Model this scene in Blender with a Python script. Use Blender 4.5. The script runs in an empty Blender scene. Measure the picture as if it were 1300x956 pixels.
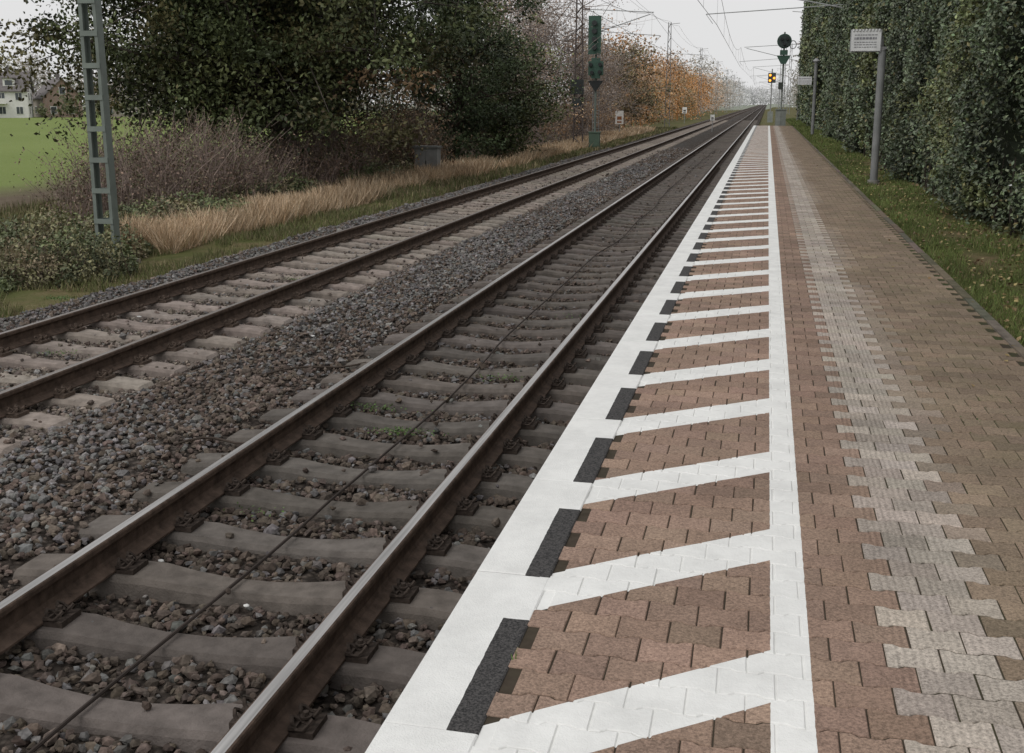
import bpy, math, numpy as np
from mathutils import Vector
R=math.radians
rng=np.random.default_rng(7)
scene=bpy.context.scene
scene.view_settings.view_transform='Standard'; scene.view_settings.look='None'; scene.view_settings.exposure=0

# ------------------------------------------------------------------ helpers
class NT:
    def __init__(s,name,rough=.8,spec=.3):
        s.m=bpy.data.materials.new(name); s.m.use_nodes=True; s.t=s.m.node_tree
        s.b=s.t.nodes['Principled BSDF']; s.b.inputs['Roughness'].default_value=rough
        s.b.inputs['Specular IOR Level'].default_value=spec
        s.tc=s.t.nodes.new('ShaderNodeTexCoord').outputs['Object']
    def L(s,a,b): s.t.links.new(a,b)
    def setv(s,sock,v):
        if isinstance(v,bpy.types.NodeSocket): s.L(v,sock)
        else:
            if hasattr(v,'__len__') and len(v)==3 and sock.type=='RGBA': v=(*v,1)
            sock.default_value=v
    def math(s,op,a,b=0.,clamp=False):
        n=s.t.nodes.new('ShaderNodeMath'); n.operation=op; n.use_clamp=clamp
        s.setv(n.inputs[0],a); s.setv(n.inputs[1],b); return n.outputs[0]
    def noise(s,scale,detail=3,rough=.5,vec=None,stretch=None):
        n=s.t.nodes.new('ShaderNodeTexNoise'); n.inputs['Scale'].default_value=scale
        n.inputs['Detail'].default_value=detail; n.inputs['Roughness'].default_value=rough
        v=vec or s.tc
        if stretch:
            mp=s.t.nodes.new('ShaderNodeMapping'); mp.inputs['Scale'].default_value=stretch; s.L(v,mp.inputs[0]); v=mp.outputs[0]
        s.L(v,n.inputs['Vector']); return n.outputs['Fac']
    def voro(s,scale,out='Distance'):
        n=s.t.nodes.new('ShaderNodeTexVoronoi'); n.inputs['Scale'].default_value=scale
        s.L(s.tc,n.inputs['Vector']); return n.outputs[out]
    def mr(s,v,a,b,c=0.,d=1.):
        n=s.t.nodes.new('ShaderNodeMapRange'); s.setv(n.inputs[0],v)
        for i,x in enumerate((a,b,c,d)): s.setv(n.inputs[i+1],x)
        return n.outputs[0]
    def mix(s,f,a,b,mode='MIX'):
        n=s.t.nodes.new('ShaderNodeMix'); n.data_type='RGBA'; n.blend_type=mode
        s.setv(n.inputs[0],f); s.setv(n.inputs[6],a); s.setv(n.inputs[7],b); return n.outputs[2]
    def attr(s,name='col'):
        n=s.t.nodes.new('ShaderNodeAttribute'); n.attribute_name=name; return n.outputs['Color']
    def xyz(s):
        n=s.t.nodes.new('ShaderNodeSeparateXYZ'); s.L(s.tc,n.inputs[0]); return n.outputs
    def bump(s,h,dist=.01,strength=1.):
        n=s.t.nodes.new('ShaderNodeBump'); n.inputs['Distance'].default_value=dist; n.inputs['Strength'].default_value=strength
        s.setv(n.inputs['Height'],h); s.L(n.outputs[0],s.b.inputs['Normal'])
    def col(s,v): s.setv(s.b.inputs['Base Color'],v); return s
    def scale(s,c,f):
        n=s.t.nodes.new('ShaderNodeVectorMath'); n.operation='SCALE'; s.setv(n.inputs[0],c); s.setv(n.inputs['Scale'],f); return n.outputs[0]

def simple(name,c,rough=.7,var=.35,nscale=6,metal=0.,spec=.3,bump=0,bs=40):
    m=NT(name,rough,spec); f=m.mr(m.noise(nscale,3,.6),.3,.7,1-var,1+var)
    m.col(m.scale(tuple(c),f)); m.b.inputs['Metallic'].default_value=metal
    if bump: m.bump(m.noise(bs,2),bump)
    return m.m
def attrmat(name,rough=.6,var=.2,nscale=3,spec=.3,bump=0,bs=60,det=1):
    m=NT(name,rough,spec)
    if var: m.col(m.scale(m.attr(),m.mr(m.noise(nscale,det,.6),.3,.7,1-var,1+var)))
    else: m.col(m.attr())
    if bump: m.bump(m.noise(bs,2),bump)
    return m.m

class Mesh:
    def __init__(s,k=4): s.k=k; s.V=[];s.F=[];s.C=[];s.I=[];s.n=0
    def add(s,v,f,c=(1,1,1),mi=0):
        v=np.asarray(v,float).reshape(-1,3); f=np.asarray(f,int).reshape(-1,s.k)
        if len(f)==0: return
        s.V.append(v); s.F.append(f+s.n); s.n+=len(v)
        c=np.asarray(c,float); 
        if c.ndim==1: c=np.tile(c,(len(f),1))
        s.C.append(c); s.I.append(np.full(len(f),mi))
    def tube(s,p,r,sides=5,c=(1,1,1),mi=0):
        v,f=tube(p,r,sides); s.add(v,f,c,mi)
    def box(s,c,d,col=(1,1,1),mi=0,rz=0):
        v,f=boxa(c,d,rz); s.add(v,f,col,mi)
    def cyl(s,p0,p1,r,sides=12,col=(1,1,1),mi=0,r1=None):
        p0=np.array(p0,float);p1=np.array(p1,float); r1=r if r1 is None else r1
        e=(p1-p0)*1e-4
        s.tube(np.array([p0,p0+e,p1-e,p1]),[1e-4,r,r1,1e-4],sides,col,mi)
    def obj(s,name,mats,parent=None,smooth=False):
        V=np.concatenate(s.V);F=np.concatenate(s.F);C=np.concatenate(s.C);I=np.concatenate(s.I)
        me=bpy.data.meshes.new(name); me.vertices.add(len(V)); me.vertices.foreach_set('co',V.astype(np.float32).ravel())
        me.loops.add(F.size); me.loops.foreach_set('vertex_index',F.astype(np.int32).ravel())
        me.polygons.add(len(F)); me.polygons.foreach_set('loop_start',(np.arange(len(F))*s.k).astype(np.int32))
        for m in mats: me.materials.append(m)
        me.polygons.foreach_set('material_index',I.astype(np.int32))
        me.update(calc_edges=True)
        me.polygons.foreach_set('use_smooth',np.full(len(F),bool(smooth)))
        a=me.attributes.new('col','FLOAT_COLOR','FACE')
        a.data.foreach_set('color',np.hstack([C,np.ones((len(C),1))]).astype(np.float32).ravel())
        me.validate()
        o=bpy.data.objects.new(name,me); scene.collection.objects.link(o)
        if parent: o.parent=parent
        return o
def empty(name):
    o=bpy.data.objects.new(name,None); scene.collection.objects.link(o); return o
def tube(p,r,sides=5):
    p=np.asarray(p,float); n=len(p); r=np.broadcast_to(np.asarray(r,float),(n,))
    t=np.gradient(p,axis=0); t/=np.linalg.norm(t,axis=1,keepdims=True)+1e-12
    d=p[-1]-p[0]; 
    if np.linalg.norm(d)<1e-6: d=np.cross(p[1]-p[0],p[2]-p[1]); ref=d/(np.linalg.norm(d)+1e-12)
    else: ref=np.array([0,0,1.]) if abs(d[2])<.8*np.linalg.norm(d) else np.array([1.,0.13,0])
    a=np.cross(t,ref); a/=np.linalg.norm(a,axis=1,keepdims=True)+1e-12; b=np.cross(t,a)
    th=np.arange(sides)*2*np.pi/sides
    v=p[:,None,:]+r[:,None,None]*(np.cos(th)[None,:,None]*a[:,None,:]+np.sin(th)[None,:,None]*b[:,None,:])
    i=np.arange(n-1)[:,None]*sides; j=np.arange(sides)[None,:]; j2=(j+1)%sides
    f=np.stack([i+j,i+j2,i+sides+j2,i+sides+j],-1).reshape(-1,4)
    return v.reshape(-1,3),f
def boxa(c,d,rz=0):
    x,y,z=np.array(d)/2
    v=np.array([[-x,-y,-z],[x,-y,-z],[x,y,-z],[-x,y,-z],[-x,-y,z],[x,-y,z],[x,y,z],[-x,y,z]],float)
    if rz:
        cs,sn=math.cos(rz),math.sin(rz); v=np.stack([v[:,0]*cs-v[:,1]*sn,v[:,0]*sn+v[:,1]*cs,v[:,2]],1)
    f=np.array([[0,3,2,1],[4,5,6,7],[0,1,5,4],[1,2,6,5],[2,3,7,6],[3,0,4,7]])
    return v+np.array(c,float),f
def vn(x,y,seed=0.):
    x=np.asarray(x,float);y=np.asarray(y,float); ix=np.floor(x);iy=np.floor(y);fx=x-ix;fy=y-iy
    h=lambda a,b:(np.sin(a*127.1+b*311.7+seed*17.3)*43758.5453)%1.0
    fx=fx*fx*(3-2*fx);fy=fy*fy*(3-2*fy)
    return (h(ix,iy)*(1-fx)+h(ix+1,iy)*fx)*(1-fy)+(h(ix,iy+1)*(1-fx)+h(ix+1,iy+1)*fx)*fy
def fb(x,y,seed=0.):   # rotated octaves, 0..1
    x=np.asarray(x,float);y=np.asarray(y,float); s=0;a=.5
    for k in range(3):
        s=s+a*vn(x,y,seed+k*3.7); x,y=(.8*x-.6*y)*2.07+5.3,(.6*x+.8*y)*2.07+1.7; a*=.55
    return s/(.5+.275+.15125)
def nrm(v): return v/(np.linalg.norm(v,axis=-1,keepdims=True)+1e-9)
def leaves(P,size,bias=None,asp=.6):
    n=len(P); nn=rng.normal(size=(n,3))
    if bias is not None: nn=nn+np.array(bias)
    nn=nrm(nn); u=nrm(np.cross(nn,rng.normal(size=(n,3)))); v=np.cross(nn,u)
    s=np.broadcast_to(size,(n,))[:,None]*.5
    V=np.stack([P+u*s,P+v*s*asp+nn*s*.15,P-u*s,P-v*s*asp+nn*s*.15],1).reshape(-1,3)
    return V,np.arange(n*4).reshape(-1,4)
def blades(x,y,z,h,w,lean=.35):
    n=len(x); a=rng.uniform(0,2*np.pi,n); b=rng.uniform(0,2*np.pi,n)
    P=np.stack([x,y,z],1); W=np.stack([np.cos(a),np.sin(a),0*a],1)*(w/2)[:,None] if np.ndim(w) else np.stack([np.cos(a),np.sin(a),0*a],1)*w/2
    l=(rng.uniform(.1,1,n)*lean*h)[:,None]; T=P+np.stack([np.cos(b),np.sin(b),0*b],1)*l; T[:,2]+=h
    return np.stack([P-W,P+W,T+W*.25,T-W*.25],1).reshape(-1,3),np.arange(n*4).reshape(-1,4)
def cvar(n,c,v=.25,hue=.08):
    return np.clip(np.array(c)*(1+rng.uniform(-v,v,(n,1)))*(1+rng.uniform(-hue,hue,(n,3))),0,1)

# ------------------------------------------------------------------ materials
m_leaf=attrmat('foliage',.55,0,1.2,.3)
m_hleaf=attrmat('hedge_foliage',.42,0,.9,.5)
m_bark=attrmat('bark',.9,.25,5,.1)
m_grass=attrmat('grass_blades',.65,0,.7,.2)
m_stone=attrmat('ballast_stone',.92,.3,45,.15)
m_conc=attrmat('weathered_concrete',.92,.28,9,.12,bump=.004,bs=90,det=4)
m_paintgen=attrmat('painted_metal',.5,.12,4,.4)
m_rough=attrmat('plain_rough',.85,.15,1.5,.15)

# ------------------------------------------------------------------ world / light / camera
w=bpy.data.worlds.new('World'); scene.world=w; w.use_nodes=True; wt=w.node_tree
bg=wt.nodes['Background']; bg.inputs['Strength'].default_value=.1
sky=wt.nodes.new('ShaderNodeTexSky'); sky.sky_type='NISHITA'; sky.sun_disc=False
sky.sun_elevation=R(50); sky.sun_rotation=R(215); sky.dust_density=6; sky.air_density=1.2
hs=wt.nodes.new('ShaderNodeHueSaturation'); hs.inputs['Saturation'].default_value=.2
mx=wt.nodes.new('ShaderNodeMix'); mx.data_type='RGBA'; mx.inputs[0].default_value=.88
nz=wt.nodes.new('ShaderNodeTexNoise'); nz.inputs['Scale'].default_value=1.6; nz.inputs['Detail'].default_value=2
tcw=wt.nodes.new('ShaderNodeTexCoord'); mpw=wt.nodes.new('ShaderNodeMapping'); mpw.inputs['Scale'].default_value=(1,1,3)
wt.links.new(tcw.outputs['Generated'],mpw.inputs[0]); wt.links.new(mpw.outputs[0],nz.inputs['Vector'])
cl=wt.nodes.new('ShaderNodeMix'); cl.data_type='RGBA'; cl.inputs[6].default_value=(7.9,7.9,7.95,1); cl.inputs[7].default_value=(8.9,8.9,8.9,1)
wt.links.new(nz.outputs['Fac'],cl.inputs[0])
wt.links.new(sky.outputs[0],hs.inputs['Color']); wt.links.new(hs.outputs[0],mx.inputs[6]); wt.links.new(cl.outputs[2],mx.inputs[7])
wt.links.new(mx.outputs[2],bg.inputs['Color'])
sl=bpy.data.lights.new('sun','SUN'); sl.energy=.85; sl.angle=R(30); sl.color=(1,.975,.94)
so=bpy.data.objects.new('sun',sl); scene.collection.objects.link(so)
az=R(215); el=R(50)
so.rotation_euler=Vector((math.sin(az)*math.cos(el),math.cos(az)*math.cos(el),math.sin(el))).to_track_quat('Z','Y').to_euler()
cam=bpy.data.cameras.new('camera'); co=bpy.data.objects.new('camera',cam); scene.collection.objects.link(co)
co.location=(0,0,2.22); co.rotation_euler=(R(90-12.30),0,R(12.87)); cam.sensor_width=36; cam.lens=36*1390/1300
cam.shift_y=-45/1300; cam.clip_end=4000; cam.clip_start=.05; scene.camera=co

# ------------------------------------------------------------------ ground
gx=np.array([-1500,-600,-300,-150,-80,-50,-35,-24,-20,-16,-13,-11,-10,-9.3,-9.0,-1.2,-1.0,-.5,1.2,1.79,2.4,3.2,6,20,80,300,1500.])
gz=np.array([-.9,-.9,-.9,-.9,-.85,-.8,-.8,-.8,-.75,-.66,-.6,-.55,-.52,-.52,-.85,-.85,-.35,-.35,.1,.47,.49,.5,.5,.5,.5,.5,.5])
gy=np.concatenate([np.arange(-40,60,1.),np.arange(60,200,10),np.arange(200,1600,100.)])
def gh(x,y):
    z=np.interp(x,gx,gz); return z+(vn(x*.8,y*.8,3)-.5)*.12*((x<-10)|(x>2.2))*(np.abs(x)<40)
gxf=np.unique(np.concatenate([gx,np.arange(-20,-9.2,.5),np.arange(1.8,3.2,.2)]))
def grid(xs,ys,zf):
    X,Y=np.meshgrid(xs,ys); Z=zf(X,Y); V=np.stack([X,Y,Z],-1).reshape(-1,3); nx=len(xs)
    i=np.arange(len(ys)-1)[:,None]*nx+np.arange(nx-1)[None,:]
    return V,np.stack([i,i+1,i+nx+1,i+nx],-1).reshape(-1,4)
g=NT('field_and_verge',.95,.1); X,Y,Z=g.xyz()
xn=g.math('ADD',X,g.math('MULTIPLY',g.math('SUBTRACT',g.noise(.35,3),.5),2.5))
verge=g.mix(g.mr(g.noise(2.2,4,.7),.4,.62),(.085,.085,.032),(.16,.125,.07))
verge=g.mix(g.mr(g.noise(.5,2),.45,.6),verge,(.085,.095,.033))
soil=g.mix(g.noise(1.2,4,.7),(.09,.07,.05),(.19,.15,.105))
field=g.mix(g.noise(.06,3,stretch=(1,.35,1)),(.15,.20,.055),(.21,.26,.085))
field=g.mix(g.mr(g.noise(14,3,.7),.5,.8),field,(.13,.14,.06))
c=g.mix(g.mr(xn,-20.5,-21.5),verge,soil); c=g.mix(g.mr(xn,-24.,-28.),c,field)
c=g.mix(g.math('GREATER_THAN',Y,420.),c,(.24,.26,.21))  # far ground: distance haze painted in as a paler colour
g.col(c); g.bump(g.noise(9,3,.7),.05)
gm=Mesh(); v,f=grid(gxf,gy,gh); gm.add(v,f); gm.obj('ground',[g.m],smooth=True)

# ------------------------------------------------------------------ ballast
C1,C2=-2.52,-6.50
SP=.6
def bz(x,y):
    return np.interp(x,[-9.5,-9.2,-8.35,-7.9,-7.7,-5.3,-5.0,-4.5,-4.0,-3.75,-1.3,-1.1,-.85],
                   [-.75,-.6,-.2,-.19,-.245,-.245,-.20,-.19,-.20,-.25,-.252,-.225,-.21])
def bzn(x,y): return bz(x,y)-.025+(vn(x*6,y*6,1)-.5)*.03+(vn(x*1.3,y*1.3,2)-.5)*.035
b=NT('ballast_bed',.95,.12); X,Y,Z=b.xyz()
vc=b.voro(22,'Color'); vd=b.voro(22,'Distance')
near=b.mix(vc,(.06,.048,.04),(.14,.117,.10)); 
sepn=b.mr(b.noise(.9,3),.4,.65)
grey=b.mix(vc,(.08,.074,.069),(.19,.178,.17))
brn=b.mix(vc,(.075,.060,.050),(.175,.147,.127))
near=b.mix(b.mr(X,-3.7,-4.0),near,brn)
far=b.math('MULTIPLY',b.mr(X,-3.9,-4.6),sepn)
c=b.mix(far,near,grey); c=b.mix(b.math('MULTIPLY',b.mr(X,-5.1,-5.5),b.mr(X,-8,-7.7)),c,b.mix(vc,(.12,.097,.083),(.25,.21,.18)))
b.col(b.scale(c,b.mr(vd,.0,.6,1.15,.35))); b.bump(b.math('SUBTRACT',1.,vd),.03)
bm=Mesh(); ys=np.concatenate([np.arange(-12,30,.2),np.arange(30,100,2.),np.arange(100,1200,50.)])
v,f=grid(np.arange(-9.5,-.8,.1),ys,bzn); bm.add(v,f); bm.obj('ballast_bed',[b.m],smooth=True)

ph=(1+5**.5)/2
ico=nrm(np.array([[-1,ph,0],[1,ph,0],[-1,-ph,0],[1,-ph,0],[0,-1,ph],[0,1,ph],[0,-1,-ph],[0,1,-ph],[ph,0,-1],[ph,0,1],[-ph,0,-1],[-ph,0,1]],float))
icf=np.array([[0,11,5],[0,5,1],[0,1,7],[0,7,10],[0,10,11],[1,5,9],[5,11,4],[11,10,2],[10,7,6],[7,1,8],[3,9,4],[3,4,2],[3,2,6],[3,6,8],[3,8,9],[4,9,5],[2,4,11],[6,2,10],[8,6,7],[9,8,1]])
octv=np.array([[1,0,0],[-1,0,0],[0,1,0],[0,-1,0],[0,0,1],[0,0,-1]],float)
octf=np.array([[0,2,4],[2,1,4],[1,3,4],[3,0,4],[2,0,5],[1,2,5],[3,1,5],[0,3,5]])
def rotm(n):
    q=nrm(rng.normal(size=(n,4))); a,b_,c_,d=q.T
    return np.stack([np.stack([1-2*(c_*c_+d*d),2*(b_*c_-a*d),2*(b_*d+a*c_)],-1),np.stack([2*(b_*c_+a*d),1-2*(b_*b_+d*d),2*(c_*d-a*b_)],-1),np.stack([2*(b_*d-a*c_),2*(c_*d+a*b_),1-2*(b_*b_+c_*c_)],-1)],1)
st=Mesh(3)
def stones(x0,x1,y0,y1,dens,r,T,Fc):
    n=int((x1-x0)*(y1-y0)*dens); x=rng.uniform(x0,x1,n); y=rng.uniform(y0,y1,n)
    keep=np.ones(n,bool)
    for C in (C1,C2):
        d=np.abs((y/SP+.5)%1-.5)*SP
        on=(np.abs(x-C)<1.33)&(d<.135); keep&=~(on&(rng.random(n)>(.02 if C==C1 else .05)))
    x,y=x[keep],y[keep]; n=len(x)
    z=bzn(x,y)+.012+rng.uniform(-.008,.02,n)
    d=np.abs((y/SP+.5)%1-.5)*SP
    for C in (C1,C2):
        on=(np.abs(x-C)<1.33)&(d<.13); z=np.where(on,-.19,z)
    s=r*rng.lognormal(0,.3,n); s=np.clip(s,r*.45,r*2)
    V=T[None]*rng.uniform(.62,1.25,(n,len(T),1))*(rng.uniform(.6,1.2,(n,1,3)))*s[:,None,None]
    V=np.einsum('nij,nkj->nki',rotm(n),V); V[:,:,2]*=.8
    V+=np.stack([x,y,z],1)[:,None]
    F=(Fc[None]+(np.arange(n)*len(T))[:,None,None]).reshape(-1,3)
    t=rng.random((n,1)); brown=np.array([.126,.100,.083]); grey=np.array([.168,.160,.155]); pale=np.array([.20,.168,.145])
    g_=fb(x*.6,y*.35,5)[:,None]
    gf=np.where((x<-3.9)[:,None],np.clip(-.25+1.4*g_,0.05,1),.18)
    c=np.where(t<gf,grey,brown)
    tr2=((x<-5.2)&(x>-7.75))[:,None]; c=np.where(tr2&(rng.random((n,1))<.75),pale*.9,c)
    c=np.where(((x<-7.9))[:,None]&(t<.7),grey*.9,c)
    tr1=((x>-3.75)&(x<-1.1))[:,None]; c=np.where(tr1,c*.80,c)
    c=c*rng.lognormal(0,.26,(n,1))*(1+rng.uniform(-.04,.04,(n,3)))
    st.add(V.reshape(-1,3),F,np.repeat(np.clip(c,0,.6),len(Fc),0))
stones(-9.1,-.98,1.,9.,680,.0235,ico,icf)
stones(-9.1,-.98,9.,18.,500,.027,octv,octf)
stones(-9.1,-.98,18.,34.,260,.033,octv,octf)
stones(-9.1,-.98,34.,60.,110,.043,octv,octf)
stones(-9.3,-.98,-4,1.,150,.033,octv,octf)
st.obj('ballast_stones',[m_stone])

# ------------------------------------------------------------------ tracks
prof=[(-.075,0),(-.075,.011),(-.02,.03),(-.0083,.05),(-.0083,.125),(-.036,.137),(-.036,.158),(-.032,.167),(-.024,.171)]
prof=prof+[(-x,z) for x,z in prof[::-1]]
prof=np.array(prof); NP=len(prof)
m_rust=simple('rail_rusty_side',(.088,.062,.048),.85,.4,14,bump=.003,bs=80,spec=.15)
mt=NT('rail_running_surface',.36,.5); mt.b.inputs['Metallic'].default_value=.85
mt.col(mt.scale((.50,.485,.475),mt.mr(mt.noise(3,3,stretch=(14,.3,1)),.3,.7,.6,1.1))); m_top=mt.m
mt=NT('rail_running_surface_dull',.48,.5); mt.b.inputs['Metallic'].default_value=.8
mt.col(mt.scale((.30,.27,.25),mt.mr(mt.noise(3,3,stretch=(14,.3,1)),.3,.7,.7,1.1))); m_top2=mt.m
def sleeper():
    xs=[-1.3,-1.27,-1.0,-.5,-.32,-.12,.12,.32,.5,1.0,1.27,1.3]
    zt=[-.235,-.205,-.182,-.184,-.205,-.218,-.218,-.205,-.184,-.182,-.205,-.235]
    wt_=[.095,.11,.115,.11,.095,.082,.082,.095,.11,.115,.11,.095]
    V=[]
    for x,z,w_ in zip(xs,zt,wt_):
        for a,bz_ in ((-w_-.045,-.40),(-w_-.014,z-.028),(-w_+.006,z),(w_-.006,z),(w_+.014,z-.028),(w_+.045,-.40)): V.append((x,a,bz_))
    F=[]
    for i in range(len(xs)-1):
        for j in range(5): F.append((i*6+j,(i+1)*6+j,(i+1)*6+j+1,i*6+j+1))
    e=(len(xs)-1)*6
    F+=[(0,1,4,5),(1,2,3,4),(e,e+5,e+4,e+1),(e+1,e+4,e+3,e+2)]
    return np.array(V,float),np.array(F)
SV,SF=sleeper()
def fast():
    q=Mesh()
    for sd in (-1,1):
        q.box((sd*.125,0,-.168),(.10,.15,.03)); q.box((sd*.088,0,-.148),(.03,.15,.02))
        q.cyl((sd*.118,0,-.16),(sd*.118,0,-.108),.013,6); q.cyl((sd*.118,0,-.132),(sd*.118,0,-.124),.024,8)
        for s2 in (-1,1):
            th=np.linspace(0,2*np.pi,11); 
            p=np.stack([sd*(.120+.044*np.cos(th)),s2*.042+.031*np.sin(th),-.132+.02*np.cos(th*2)],1)
            q.tube(p,.009,5)
    return np.concatenate(q.V),np.concatenate(q.F)
FV,FF=fast()
def rep(mesh,V,F,P,col,mi=0):
    n=len(P); VV=(V[None]+P[:,None]).reshape(-1,3); FFF=(F[None]+(np.arange(n)*len(V))[:,None,None]).reshape(-1,F.shape[1])
    c=np.asarray(col); c=np.repeat(c,len(F),0) if c.ndim==2 else c
    mesh.add(VV,FFF,c,mi)
for C,scol,top in ((C1,(.128,.112,.100),m_top),(C2,(.255,.22,.19),m_top2)):
    tr=empty('railway_track')
    q=Mesh(); ysr=np.array([-12,0,10,20,40,80,150,300,600,1200.])
    for sx in (-.7525,.7525):
        V=np.concatenate([np.stack([prof[:,0]+C+sx,np.full(NP,y),prof[:,1]-.172],1) for y in ysr])
        i=np.arange(len(ysr)-1)[:,None]*NP; j=np.arange(NP-1)[None]
        F=np.stack([i+j,i+j+1,i+NP+j+1,i+NP+j],-1).reshape(-1,4)
        jj=np.tile(np.arange(NP-1),len(ysr)-1); topm=np.isin(jj,[8])
        q.add(V,F[~topm],mi=0); q.add(V,F[topm],mi=1)
    q.obj('rails',[m_rust,top],tr)
    q=Mesh(); ky=np.arange(-15,260)*SP; P=np.stack([np.full(len(ky),C)+rng.normal(0,.008,len(ky)),ky+rng.normal(0,.006,len(ky)),rng.normal(0,.002,len(ky))],1)
    rep(q,SV,SF,P,cvar(len(P),scol,.16,.02)); q.obj('sleepers',[m_conc],tr)
    q=Mesh(); ky=np.arange(-4,70)*SP
    for sx in (-.7525,.7525):
        rep(q,FV,FF,np.stack([np.full(len(ky),C+sx),ky,0*ky],1),(.055,.043,.036) if C==C1 else (.10,.075,.06))
    q.obj('rail_fasteners',[m_stone],tr)
q=Mesh(); yy=np.arange(-2,60,.5); q.tube(np.stack([C1-.02+.10*(vn(yy*.35,yy*0,8)-.5)*2,yy,-.195+.012*vn(yy*1.7,yy*0,4)],1),.009,6,(.05,.04,.035)); q.obj('track_cable',[m_rough])
q=Mesh(); 
for (x0,y0,x1,y1) in ((-4.35,8.8,-3.6,9.6),(-4.05,6.8,-3.5,7.1)):
    t=np.linspace(0,1,8); q.tube(np.stack([x0+(x1-x0)*t,y0+(y1-y0)*t+.06*np.sin(t*5),-.185+.02*np.sin(t*6)],1),.009,6,(.07,.055,.045))
q.obj('loose_cable',[m_rough])
q=Mesh()
for cx,cy,n in ((-2.55,7.5,220),(-3.0,8.1,120),(-2.2,9.3,90),(-2.9,5.75,30),(-6.7,9.3,80),(-2.0,12.3,60),(-6.3,14.1,90),(-8.6,12,200)):
    x=rng.normal(cx,.13,n); y=cy+rng.normal(0,.05,n); v,f=leaves(np.stack([x,y,-.21+rng.uniform(0,.035,n)],1),.022,(0,0,1.5)); q.add(v,f,cvar(n,(.085,.14,.04),.4))
q.obj('track_weeds',[m_leaf])
q=Mesh(3)
for x,y,s in ((-1.28,12.1,.06),(-1.2,11.2,.05),(-1.3,9.2,.045),(-1.25,8.3,.04),(-3.1,5.0,.03),(-2.4,4.6,.03),(-7.0,11.2,.05),(-6.2,9.9,.04),(-4.5,10.4,.035)):
    V=ico*rng.uniform(.6,1.2,(12,1))*s*.5*np.array([1.3,.9,.5]); q.add(V+np.array([x,y,bz(x,y)+.035]),icf,(.6,.6,.58))
q.obj('litter_scraps',[m_rough])

# ------------------------------------------------------------------ platform
PZ=.55; Y0P,Y1P=-6.,84.
def marks(m):
    X,Y,Z=m.xyz()
    dx=m.math('MULTIPLY',m.math('SUBTRACT',m.noise(25,1,.6),.5),.005)
    return m.math('ADD',X,dx),m.math('ADD',Y,dx)
def inr(m,v,a,b_): return m.math('MULTIPLY',m.math('GREATER_THAN',v,a),m.math('LESS_THAN',v,b_))
WHITE=(.82,.82,.80)
def paint_white(m):
    return m.scale(WHITE,m.mr(m.noise(5,5,.72),.3,.62,.86,1.02))
def mark_mask(m):
    X,Y=marks(m)
    u=m.math('SUBTRACT',m.math('SUBTRACT',Y,3.27),m.math('MULTIPLY',m.math('ADD',X,.774),.777))
    u=m.math('ADD',m.math('DIVIDE',u,1.02),20.)
    r=m.math('MULTIPLY',m.math('LESS_THAN',m.math('FRACT',u),.305),inr(m,X,-.9,.12))
    return m.math('MAXIMUM',r,inr(m,X,.088,.208))
pm=NT('concrete_pavers',.9,.2); X,Y,Z=pm.xyz()
grain=pm.noise(110,2,.75)
base=pm.scale(pm.attr(),pm.mr(grain,.28,.72,.55,1.42))
base=pm.scale(base,pm.mr(pm.noise(1.6,4,.7),.3,.7,.78,1.16))
mossf=pm.math('MULTIPLY',pm.mr(X,.8,1.75,0.0,.6),pm.mr(pm.noise(3.2,3,.7),.48,.68))
base=pm.mix(mossf,base,(.10,.10,.045))
mk=mark_mask(pm); pm.col(pm.mix(mk,base,paint_white(pm)))
rib=pm.math('MULTIPLY',inr(pm,X,.46,.75),pm.math('SINE',pm.math('MULTIPLY',X,260.)))
pm.bump(pm.math('MULTIPLY',pm.math('ADD',grain,pm.math('MULTIPLY',rib,.3)),pm.mr(mk,0,1,1.,.5)),.004)
jm=NT('joint_sand',.95,.1); X,Y,Z=jm.xyz()
jc=jm.mix(jm.noise(30,1),(.04,.03,.023),(.08,.065,.05)); jc=jm.mix(jm.math('MULTIPLY',jm.mr(X,.3,1.4,.1,.9),jm.mr(jm.noise(4,3,.7),.38,.6)),jc,(.05,.065,.025))
jm.col(jm.mix(mark_mask(jm),jc,paint_white(jm)))
sm=NT('platform_edge_slab',.85,.25); X,Y=marks(sm)
fy=sm.math('FRACT',sm.math('ADD',sm.math('DIVIDE',sm.math('SUBTRACT',Y,3.6),1.02),20.))
blk=sm.math('MULTIPLY',sm.math('GREATER_THAN',X,-.774),sm.math('LESS_THAN',fy,.665))
edge=sm.mr(sm.xyz()[2],PZ-.035,PZ-.02)
dk=sm.mix(sm.mr(sm.noise(120,2,.8),.35,.65),(.015,.015,.016),(.095,.09,.088))
top=sm.mix(blk,paint_white(sm),dk); side=sm.mix(sm.noise(5,3),(.12,.10,.085),(.25,.23,.2))
sm.col(sm.mix(edge,side,top)); sm.bump(sm.noise(150,2,.8),.003)
pl=empty('station_platform')
q=Mesh(); q.box((.4,(Y0P+Y1P)/2,-.1),(2.6,Y1P-Y0P,1.2),(.2,.18,.16)); q.obj('platform_body',[m_conc],pl)
q=Mesh(); v,f=grid(np.linspace(-.72,1.74,8),np.linspace(Y0P,Y1P,60),lambda x,y:x*0+PZ-.005); q.add(v,f); q.obj('paving_joints',[jm.m],pl)
K=.83; d=.0068; hx=.1*K; hy=.0825*K; a1=.062*K; a2=.040*K
ol=np.array([(hx,-hy-d),(hx,hy+d),(a1,hy+d),(a2,hy-d),(-a2,hy-d),(-a1,hy+d),(-hx,hy+d),(-hx,-hy-d),(-a1,-hy-d),(-a2,-hy+d),(a2,-hy+d),(a1,-hy-d)])
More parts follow.
